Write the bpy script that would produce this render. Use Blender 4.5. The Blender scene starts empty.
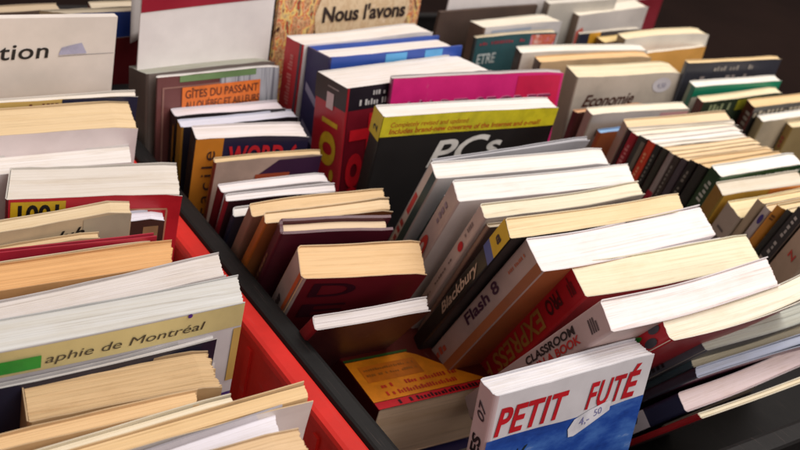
import bpy, math, random
from mathutils import Vector, Matrix
scn = bpy.context.scene
COL = scn.collection
# ---------------------------------------------------------------- camera, light, exposure
cam_d = bpy.data.cameras.new('camera'); cam = bpy.data.objects.new('camera', cam_d); COL.objects.link(cam)
cam_d.sensor_width = 36.0; cam_d.lens = 47.476; cam_d.clip_start = 0.02; cam_d.clip_end = 60
cam.matrix_world = Matrix(((0.812379, 0.116441, -0.571386, 0.000000), (-0.543798, 0.505046, -0.670233, 0.000000), (0.210534, 0.855202, 0.473609, 0.558225), (0, 0, 0, 1)))
cam_d.dof.use_dof = True; cam_d.dof.focus_distance = 0.62; cam_d.dof.aperture_fstop = 14.0
scn.camera = cam
world = bpy.data.worlds.new('World'); scn.world = world; world.use_nodes = True
bgn = world.node_tree.nodes['Background']
bgn.inputs['Color'].default_value = (0.98, 0.82, 0.76, 1); bgn.inputs['Strength'].default_value = 0.47
def area(name, loc, target, size, power, color):
    l = bpy.data.lights.new(name, 'AREA'); l.shape = 'RECTANGLE'; l.size = size[0]; l.size_y = size[1]; l.energy = power; l.color = color
    o = bpy.data.objects.new(name, l); COL.objects.link(o); o.location = loc
    o.rotation_euler = (Vector(target) - Vector(loc)).to_track_quat('-Z', 'Y').to_euler()
area('tent_light', (1.32, 0.34, 2.0), (0.65, 0.45, 0.1), (1.7, 1.3), 35, (1.0, 0.945, 0.90))
area('front_fill_light', (0.70, -1.30, 1.65), (0.55, 0.45, 0.15), (2.2, 1.3), 22, (1.0, 0.94, 0.91))  # unseen fill lamp added in front to brighten covers facing the camera
scn.view_settings.view_transform = 'Standard'; scn.view_settings.look = 'None'
scn.view_settings.exposure = 0.0; scn.view_settings.gamma = 1.0
scn.cycles.max_bounces = 6
try: scn.cycles.use_denoising = True
except Exception: pass

# ---------------------------------------------------------------- materials
def lin(c):
    return tuple(((x/255)/12.92 if x/255 <= 0.04045 else ((x/255+0.055)/1.055)**2.4) for x in c) + (1,)
MC = {}
def nodes(m):
    m.use_nodes = True; nt = m.node_tree; return nt, nt.nodes, nt.links, nt.nodes['Principled BSDF']
def coords(nt, scale):
    N, L = nt.nodes, nt.links
    tc = N.new('ShaderNodeTexCoord'); oi = N.new('ShaderNodeObjectInfo'); mp = N.new('ShaderNodeMapping')
    sc = N.new('ShaderNodeVectorMath'); sc.operation = 'SCALE'; cx = N.new('ShaderNodeCombineXYZ')
    for i in range(3): L.new(oi.outputs['Random'], cx.inputs[i])
    sc.inputs['Scale'].default_value = 37.0; L.new(cx.outputs[0], sc.inputs[0])
    L.new(tc.outputs['Object'], mp.inputs['Vector']); L.new(sc.outputs[0], mp.inputs['Location'])
    mp.inputs['Scale'].default_value = scale
    return mp.outputs[0]
def noise(nt, vec, scale, detail=3, rough=0.6):
    n = nt.nodes.new('ShaderNodeTexNoise'); n.inputs['Scale'].default_value = scale; n.inputs['Detail'].default_value = detail
    n.inputs['Roughness'].default_value = rough; nt.links.new(vec, n.inputs['Vector']); return n.outputs['Fac']
def ramp(nt, fac, stops):
    r = nt.nodes.new('ShaderNodeValToRGB'); e = r.color_ramp.elements
    e[0].position, e[0].color = stops[0]; e[1].position, e[1].color = stops[-1]
    for s in stops[1:-1]:
        k = e.new(s[0]); k.color = s[1]
    nt.links.new(fac, r.inputs[0]); return r.outputs[0]
def mixc(nt, fac, a, b, mode='MIX'):
    m = nt.nodes.new('ShaderNodeMix'); m.data_type = 'RGBA'; m.blend_type = mode
    if isinstance(fac, float): m.inputs['Factor'].default_value = fac
    else: nt.links.new(fac, m.inputs['Factor'])
    for s, v in ((6, a), (7, b)):
        if isinstance(v, tuple): m.inputs[s].default_value = v
        else: nt.links.new(v, m.inputs[s])
    return m.outputs[2]
def page_mat(c, rough=1.0):
    k = ('page', c, rough)
    if k in MC: return MC[k]
    m = bpy.data.materials.new('paper_edges'); nt, N, L, B = nodes(m)
    base = lin(c); dark = lin(tuple(max(0, int(x*f)) for x, f in zip(c, (0.95, 0.93, 0.89))))
    light = lin(tuple(min(250, int(x*1.03)) for x in c))
    leaf = noise(nt, coords(nt, (5, 900, 5)), 1.0, 2, 0.7)         # single leaves
    sig = noise(nt, coords(nt, (4, 170, 4)), 1.0, 3, 0.6)          # gatherings
    blot = noise(nt, coords(nt, (28, 60, 28)), 1.0, 5, 0.65)       # foxing and handling
    c1 = ramp(nt, leaf, [(0.30, dark), (0.62, base)])
    c2 = ramp(nt, sig, [(0.30, dark), (0.52, base), (0.75, light)])
    cc = mixc(nt, 0.5, c1, c2)
    fine = noise(nt, coords(nt, (1.6, 300, 1.6)), 1.0, 2, 0.55)      # dark hairlines where leaves part
    gap = ramp(nt, fine, [(0.470, (1, 1, 1, 1)), (0.492, (0.72, 0.68, 0.62, 1)), (0.500, (0.60, 0.55, 0.48, 1)), (0.508, (0.72, 0.68, 0.62, 1)), (0.530, (1, 1, 1, 1))])
    brk = ramp(nt, noise(nt, coords(nt, (22, 200, 22)), 1.0, 3, 0.6), [(0.42, (0, 0, 0, 1)), (0.60, (1, 1, 1, 1))])
    cc = mixc(nt, brk, cc, mixc(nt, 0.62, cc, gap, 'MULTIPLY'))
    sp = ramp(nt, blot, [(0.50, (1, 1, 1, 1)), (0.80, lin((int(236-14*rough), int(226-18*rough), int(208-26*rough))))])
    cc = mixc(nt, 0.30, cc, sp, 'MULTIPLY')
    L.new(cc, B.inputs['Base Color']); B.inputs['Roughness'].default_value = 0.85
    B.inputs['Specular IOR Level'].default_value = 0.2
    bp = N.new('ShaderNodeBump'); bp.inputs['Strength'].default_value = 0.16*rough; bp.inputs['Distance'].default_value = 0.0006
    mx = N.new('ShaderNodeMath'); mx.operation = 'ADD'; L.new(leaf, mx.inputs[0]); L.new(sig, mx.inputs[1])
    L.new(mx.outputs[0], bp.inputs['Height']); L.new(bp.outputs[0], B.inputs['Normal'])
    MC[k] = m; return m
def cover_mat(c, gloss=0.42, wear=1.0):
    k = ('cover', c, gloss, wear)
    if k in MC: return MC[k]
    m = bpy.data.materials.new('printed_cover'); nt, N, L, B = nodes(m)
    base = lin(c); dk = lin(tuple(int(x*(0.955 if wear < 0.2 else 0.93 if sum(c) > 540 else 0.86)) for x in c)); lt = lin(tuple(min(255, int(x*1.05+5)) for x in c))
    a = noise(nt, coords(nt, (14, 14, 14)), 1.0, 5, 0.6)
    cc = ramp(nt, a, [(0.3, dk), (0.5, base), (0.75, lt)])
    s = noise(nt, coords(nt, (90, 90, 30)), 1.0, 6, 0.75)
    scuff = ramp(nt, s, [(0.66, (0, 0, 0, 1)), (0.80, (0.35*wear,)*3 + (1,))])
    cc = mixc(nt, scuff, cc, lin((205, 195, 185)))
    L.new(cc, B.inputs['Base Color'])
    r = ramp(nt, a, [(0.3, (gloss-0.08,)*3+(1,)), (0.7, (gloss+0.14,)*3+(1,))]); L.new(r, B.inputs['Roughness'])
    bp = N.new('ShaderNodeBump'); bp.inputs['Strength'].default_value = 0.12; bp.inputs['Distance'].default_value = 0.001
    L.new(a, bp.inputs['Height']); L.new(bp.outputs[0], B.inputs['Normal'])
    MC[k] = m; return m
def ink_mat(c, gloss=0.45):
    k = ('ink', c, gloss)
    if k in MC: return MC[k]
    m = bpy.data.materials.new('ink'); nt, N, L, B = nodes(m)
    a = noise(nt, coords(nt, (60, 60, 60)), 1.0, 4, 0.6)
    L.new(ramp(nt, a, [(0.3, lin(tuple(int(x*0.85) for x in c))), (0.6, lin(c))]), B.inputs['Base Color'])
    B.inputs['Roughness'].default_value = gloss
    MC[k] = m; return m
def plastic_mat(name, c, rough):
    m = bpy.data.materials.new(name); nt, N, L, B = nodes(m)
    a = noise(nt, coords(nt, (9, 9, 9)), 1.0, 6, 0.65); f = noise(nt, coords(nt, (350, 350, 350)), 1.0, 2, 0.5)
    L.new(ramp(nt, a, [(0.3, lin(tuple(int(x*0.8) for x in c))), (0.7, lin(c))]), B.inputs['Base Color'])
    L.new(ramp(nt, a, [(0.3, (rough-0.1,)*3+(1,)), (0.7, (rough+0.15,)*3+(1,))]), B.inputs['Roughness'])
    sc = noise(nt, coords(nt, (900, 14, 60)), 1.0, 4, 0.7)
    L.new(mixc(nt, ramp(nt, sc, [(0.62, (0, 0, 0, 1)), (0.74, (0.22, 0.22, 0.22, 1))]), ramp(nt, a, [(0.3, lin(tuple(int(x*0.8) for x in c))), (0.7, lin(c))]), lin((150, 128, 122))), B.inputs['Base Color'])
    B.inputs['Specular IOR Level'].default_value = 0.3
    bp = N.new('ShaderNodeBump'); bp.inputs['Strength'].default_value = 0.15; bp.inputs['Distance'].default_value = 0.0006
    L.new(f, bp.inputs['Height']); L.new(bp.outputs[0], B.inputs['Normal'])
    return m
def stripes_mat(c1, c2, per):
    m = bpy.data.materials.new('striped_print'); nt, N, L, B = nodes(m)
    a = noise(nt, coords(nt, (1000/per, 5, 7)), 1.0, 3, 0.7)
    L.new(ramp(nt, a, [(0.36, lin(c1)), (0.5, lin(c2)), (0.62, lin(c1))]), B.inputs['Base Color']); B.inputs['Roughness'].default_value = 0.4
    return m
def collage_mat(cols, scale):
    m = bpy.data.materials.new('coloured_print'); nt, N, L, B = nodes(m)
    a = noise(nt, coords(nt, (scale, scale, scale*0.55)), 1.0, 4, 0.6)
    n = len(cols); st = [(0.30+0.42*i/(n-1), lin(c)) for i, c in enumerate(cols)]
    L.new(ramp(nt, a, st), B.inputs['Base Color']); B.inputs['Roughness'].default_value = 0.6
    return m

# ---------------------------------------------------------------- mesh helpers
def mesh_obj(name, V, F, mats, parent=None, mi=None, smooth=False):
    me = bpy.data.meshes.new(name); me.from_pydata([tuple(v) for v in V], [], F)
    for m in mats: me.materials.append(m)
    if mi:
        for p, i in zip(me.polygons, mi): p.material_index = i
    if smooth:
        for p in me.polygons: p.use_smooth = True
    me.update()
    o = bpy.data.objects.new(name, me); COL.objects.link(o)
    if parent: o.parent = parent
    return o
def tag(o, label, cat, group=None):
    o['label'] = label; o['category'] = cat
    if group: o['group'] = group
def box_bevel(x0, x1, y0, y1, z0, z1, b=0.0015, seg=2):
    import bmesh
    bm = bmesh.new(); bmesh.ops.create_cube(bm, size=1)
    for v in bm.verts: v.co = Vector(((x0+x1)/2+v.co.x*(x1-x0), (y0+y1)/2+v.co.y*(y1-y0), (z0+z1)/2+v.co.z*(z1-z0)))
    if b: bmesh.ops.bevel(bm, geom=bm.edges[:], offset=b, segments=seg, profile=0.5, affect='EDGES')
    V = [v.co.copy() for v in bm.verts]; F = [[v.index for v in f.verts] for f in bm.faces]; bm.verts.index_update()
    F = [[v.index for v in f.verts] for f in bm.faces]; bm.free(); return V, F
def merge(lst):
    V, F = [], []
    for v, f in lst:
        n = len(V); V += v; F += [[i+n for i in q] for q in f]
    return V, F

# ---------------------------------------------------------------- the book
class Book:
    def __init__(s, key, label, page=(232, 229, 225), spine=(60, 50, 45), front=None, back=None, hard=False, jit=1.0,
                 bow=None, fan=None, taper=0.0, cat='book', name=None, group=None, gloss=0.36, ct=None, wear=1.0, rnd=None, curl=None):
        x, y, z, yaw, lean, w, h, t, s.sk = DIM[key]
        s.w, s.h, s.t = w, h, t; R = random.Random(key); s.R = R
        s.bow = R.uniform(-0.0012, 0.0012) if bow is None else bow
        s.fan = R.uniform(-0.03, 0.05) if fan is None else fan
        s.taper = taper
        q = min(1.0, t/0.016); s.wv = [R.uniform(-1, 1)*q, R.uniform(0, 6), R.uniform(-1, 1)*q, R.uniform(0, 6)]
        s.ear = 0.0 if hard else abs(R.gauss(0, 0.0016)); s.curl = 0.0 if hard else (curl if curl is not None else (R.uniform(0.001, 0.0045) if R.random() < 0.35 else R.uniform(0, 0.0006)))
        front = front or spine; back = back or front
        root = bpy.data.objects.new(name or ('hardcover_book' if hard else 'paperback_book'), None); COL.objects.link(root)
        root.empty_display_size = 0.02
        root.rotation_euler = (lean, 0, yaw)
        M = Matrix.Rotation(yaw, 3, 'Z') @ Matrix.Rotation(lean, 3, 'X')
        root.location = Vector((x, y, z)) - M @ Vector((0, -t/2, h))
        tag(root, label, cat, group); s.root = root
        ct = ct or (0.0024 if hard else 0.00075)
        if ct > t*0.22: ct = t*0.22
        s.ct = ct
        lip = 0.003 if hard else R.uniform(0.0, 0.0006)
        # cover: one folded sheet round back board, spine and front board
        r = rnd if rnd is not None else min(t*0.30, 0.0022)
        nx = 10
        def prof(o):
            P = []; xs = [w - (w-r)*i/nx for i in range(nx+1)]
            for xx in xs: P.append((xx, -t/2+o, 0))
            rr = max(r-o, 0.0002)
            for k in range(1, 4):
                a = math.pi/2*k/4; P.append((r-rr*math.sin(a), -t/2+r-rr*math.cos(a), 1))
            ns = 4
            for k in range(ns+1):
                yy = -t/2+r+(t-2*r)*k/ns; P.append((o + 0.0, yy, 1))
            for k in range(1, 4):
                a = math.pi/2*k/4; P.append((r-rr*math.cos(a), t/2-r+rr*math.sin(a), 1))
            for xx in reversed(xs): P.append((xx, t/2-o, 2))
            return P
        A, Bp = prof(0), prof(ct); n = len(A)
        zs = [0, h*0.5, h-0.02, h-0.006, h-0.0012, h]
        V, F, MI = [], [], []
        wob = [(R.uniform(-1, 1)*0.0003, R.uniform(-1, 1)*0.0003) for _ in range(n)]
        for zi, zz in enumerate(zs):
            for (px, py, g), wb in zip(A, wob): V.append(s.df((px, py, zz + (wb[0] if zi == len(zs)-1 else 0))))
            for (px, py, g), wb in zip(Bp, wob): V.append(s.df((px, py, zz + (wb[0] if zi == len(zs)-1 else 0))))
        W2 = 2*n
        for zi in range(len(zs)-1):
            b0 = zi*W2; b1 = b0+W2
            for i in range(n-1):
                g = 1 if (A[i][2] == 1 or A[i+1][2] == 1) else A[i][2]
                F.append([b0+i+1, b0+i, b1+i, b1+i+1]); MI.append(g)
                F.append([b0+n+i, b0+n+i+1, b1+n+i+1, b1+n+i]); MI.append(3)
            F.append([b0, b0+n, b1+n, b1]); MI.append(3)
            F.append([b0+2*n-1, b0+n-1, b1+n-1, b1+2*n-1]); MI.append(3)
        bt = (len(zs)-1)*W2
        for i in range(n-1):
            F.append([bt+i, bt+n+i, bt+n+i+1, bt+i+1]); MI.append(3 if not hard else A[i][2])
            F.append([i+1, n+i+1, n+i, i]); MI.append(3)
        edge = tuple(int(x*0.86) for x in page) if not hard else front
        s.cover = mesh_obj('cover', V, F, [cover_mat(front, gloss, wear), cover_mat(spine, gloss, wear), cover_mat(back, gloss, wear), cover_mat(edge, 0.6, wear)], root, MI)
        # page block: leaves as fine ridges running along the width
        y0, y1 = -t/2+ct*1.02, t/2-ct*1.02
        x0, x1 = ct*1.5, w - (0.004 if hard else R.uniform(0.0002, 0.0012))
        z0, z1 = lip+0.0004, h-lip-(0.0002)
        ny = max(4, min(44, int((y1-y0)/0.0007))); mx = 12
        js = [R.uniform(-1, 1)*0.00014*jit for _ in range(ny+1)]
        sl = 0; big = []
        for j in range(ny+1):
            sl = sl*0.75 + R.uniform(-1, 1)*0.00013*jit; big.append(sl)
        ph = [R.uniform(0, 6.28) for _ in range(ny+1)]
        jx = [R.uniform(-1, 1)*0.0004*jit + big[j]*1.2 for j in range(ny+1)]
        def zt(i, j):
            u = i/mx; rd = 0.0006*max(0, (abs(2*j/ny-1)-0.8)/0.2)**2
            return z1 + js[j]*(0.5+0.5*math.sin(ph[j]+u*5)) + big[j] - rd - 0.0003
        V, F = [], []
        for i in range(mx+1):
            for j in range(ny+1):
                u = i/mx; xx = x0+(x1-x0)*u + (jx[j] if i == mx else 0); yy = y0+(y1-y0)*j/ny
                V.append(s.df((xx, yy, zt(i, j))))
        T = len(V)
        for i in range(mx+1):
            for j in range(ny+1):
                u = i/mx; xx = x0+(x1-x0)*u + (jx[j] if i == mx else 0); yy = y0+(y1-y0)*j/ny
                V.append(s.df((xx, yy, z0)))
        q = ny+1
        for i in range(mx):
            for j in range(ny):
                a = i*q+j; F.append([a, a+q, a+q+1, a+1]); F.append([T+a, T+a+1, T+a+q+1, T+a+q])
        for j in range(ny):
            a = mx*q+j; F.append([a, T+a, T+a+1, a+1]); F.append([j+1, T+j+1, T+j, j])
        for i in range(mx):
            a = i*q; F.append([a, T+a, T+a+q, a+q]); a += ny; F.append([a+q, T+a+q, T+a, a])
        s.pages = mesh_obj('page_block', V, F, [page_mat(page, jit)], root)
    def df(s, p):
        x, y, z = p; u = x/s.w; k = z/s.h
        front = y < -s.t/2+s.ct*1.01; back = y > s.t/2-s.ct*1.01
        x2 = x + s.sk*(y+s.t/2)/s.t
        z2 = z + 0.0006*s.wv[0]*math.sin(5*u+s.wv[1])*k*k
        if u > 0.9 and k > 0.93: z2 -= s.ear*((u-0.9)/0.1)**2*((k-0.93)/0.07)**2      # corner knocked round
        y2 = y*(1 + s.fan*u) * (1 - s.taper*(1-k))
        y2 += s.bow*4*u*(1-u) + 0.0007*s.wv[2]*math.sin(7*u+s.wv[3])*k
        if front: y2 -= s.curl*max(0, u)**3*max(0, k)**5
        elif back: y2 += 0.3*s.curl*max(0, u)**3*max(0, k)**5
        return Vector((x2, y2, z2))
    # --- print on the covers, proud of the surface by a hair
    def rect(s, name, u0, u1, v0, v1, c, off=0.0003, mat=None, slant=0.0):
        n = 8; V, F = [], []
        for i in range(n+1):
            x = (u0+(u1-u0)*i/n)*s.w
            for v in (v0, v1): V.append(s.df((x, -s.t/2, s.h-v*s.h-slant*s.h*i/n)) + Vector((0, -off, 0)))
        F = [[2*i, 2*i+1, 2*i+3, 2*i+2] for i in range(n)]
        return mesh_obj(name, V, F, [mat or cover_mat(c)], s.root)
    def poly(s, name, pts, c, off=0.0003, mat=None):
        V = [s.df((u*s.w, -s.t/2, s.h-v*s.h)) + Vector((0, -off, 0)) for u, v in pts]
        return mesh_obj(name, V, [list(range(len(V)))], [mat or cover_mat(c)], s.root)
    def srect(s, name, v0, v1, c, a0=0.04, a1=0.96, off=0.0003, mat=None, skew=0.0):
        # on the spine: a = 0 at the back board, 1 at the front board
        f = lambda a, v: s.df((0, s.t/2-a*s.t, s.h-v*s.h)) + Vector((-off, 0, 0))
        return mesh_obj(name, [f(a0, v0), f(a0, v1), f(a1, v1+skew), f(a1, v0+skew)], [[0, 1, 2, 3]], [mat or cover_mat(c)], s.root)
    def text(s, name, txt, u, v, size, c, rot=0.0, bold=0.0, shear=0.0, sx=1.0, off=0.0005, sp=1.0, width=None):
        V, F = glyphs(txt, size, bold, shear, sx, sp, width); ca, sa = math.cos(rot), math.sin(rot)
        V = [s.df((u*s.w + x*ca-y*sa, -s.t/2, s.h-v*s.h + x*sa+y*ca)) + Vector((0, -off, 0)) for x, y in V]
        return mesh_obj(name, V, F, [ink_mat(c)], s.root)
    def stext(s, name, txt, v, a, size, c, up=True, bold=0.0, shear=0.0, sx=1.0, off=0.0005, sp=1.0, width=None):
        # v: where the text starts (fraction from the top), a: its baseline across the spine
        V, F = glyphs(txt, size, bold, shear, sx, sp, width); W = []
        for x, y in V:
            if up: yy, zz = s.t/2-a*s.t + y, s.h-v*s.h + x
            else: yy, zz = s.t/2-a*s.t - y, s.h-v*s.h - x
            W.append(s.df((0, yy, zz)) + Vector((-off, 0, 0)))
        return mesh_obj(name, W, F, [ink_mat(c)], s.root)
    def marks(s, name, u0, u1, v0, v1, c, n, off=0.0005, fill=0.7):
        # a line of small worn print, too faint to read
        V, F = [], []; x = u0; R = s.R
        st = (u1-u0)/n
        for i in range(n):
            if R.random() > 0.86: continue
            a = u0+st*i; b = a+st*fill*R.uniform(0.7, 1.1); q0 = v0+(v1-v0)*R.choice((0, 0, .3)); k = len(V)
            m = (a+b)/2
            for uu, vv in ((a, q0), (a, v1), (b, v1), (b, q0)): V.append(s.df((uu*s.w, -s.t/2, s.h-vv*s.h)) + Vector((0, -off, 0)))
            F.append([k, k+1, k+2, k+3])
        return mesh_obj(name, V, F, [ink_mat(c)], s.root)
    def smarks(s, name, v0, v1, a0, a1, c, n, off=0.0005, fill=0.7):
        V, F = [], []; R = s.R; st = (v1-v0)/n
        for i in range(n):
            if R.random() > 0.88: continue
            p = v0+st*i; q = p+st*fill*R.uniform(0.7, 1.1); b = a0+(a1-a0)*R.choice((0, 0, .3)); k = len(V)
            for aa, vv in ((b, p), (a1, p), (a1, q), (b, q)): V.append(s.df((0, s.t/2-aa*s.t, s.h-vv*s.h)) + Vector((-off, 0, 0)))
            F.append([k, k+1, k+2, k+3])
        return mesh_obj(name, V, F, [ink_mat(c)], s.root)
GC = {}
def glyphs(txt, size, bold=0.0, shear=0.0, sx=1.0, sp=1.0, width=None):
    # size: height of a capital; width: length the whole line is fitted to
    k = (txt, size, bold, shear, sx, sp, width)
    if k in GC: return GC[k]
    cu = bpy.data.curves.new('lettering', 'FONT'); cu.body = txt; cu.size = 1.0; cu.offset = bold; cu.shear = shear
    cu.space_character = sp; cu.resolution_u = 4
    ob = bpy.data.objects.new('lettering', cu); COL.objects.link(ob); bpy.context.view_layer.update()
    me = bpy.data.meshes.new_from_object(ob.evaluated_get(bpy.context.evaluated_depsgraph_get()))
    s = size/0.70
    V = [(v.co.x*s*sx, v.co.y*s) for v in me.vertices]; F = [list(p.vertices) for p in me.polygons]
    x0 = min(v[0] for v in V); x1 = max(v[0] for v in V); f = width/(x1-x0) if width else 1.0
    V = [((x-x0)*f, y) for x, y in V]
    bpy.data.objects.remove(ob); bpy.data.curves.remove(cu); bpy.data.meshes.remove(me)
    GC[k] = (V, F); return V, F

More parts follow.
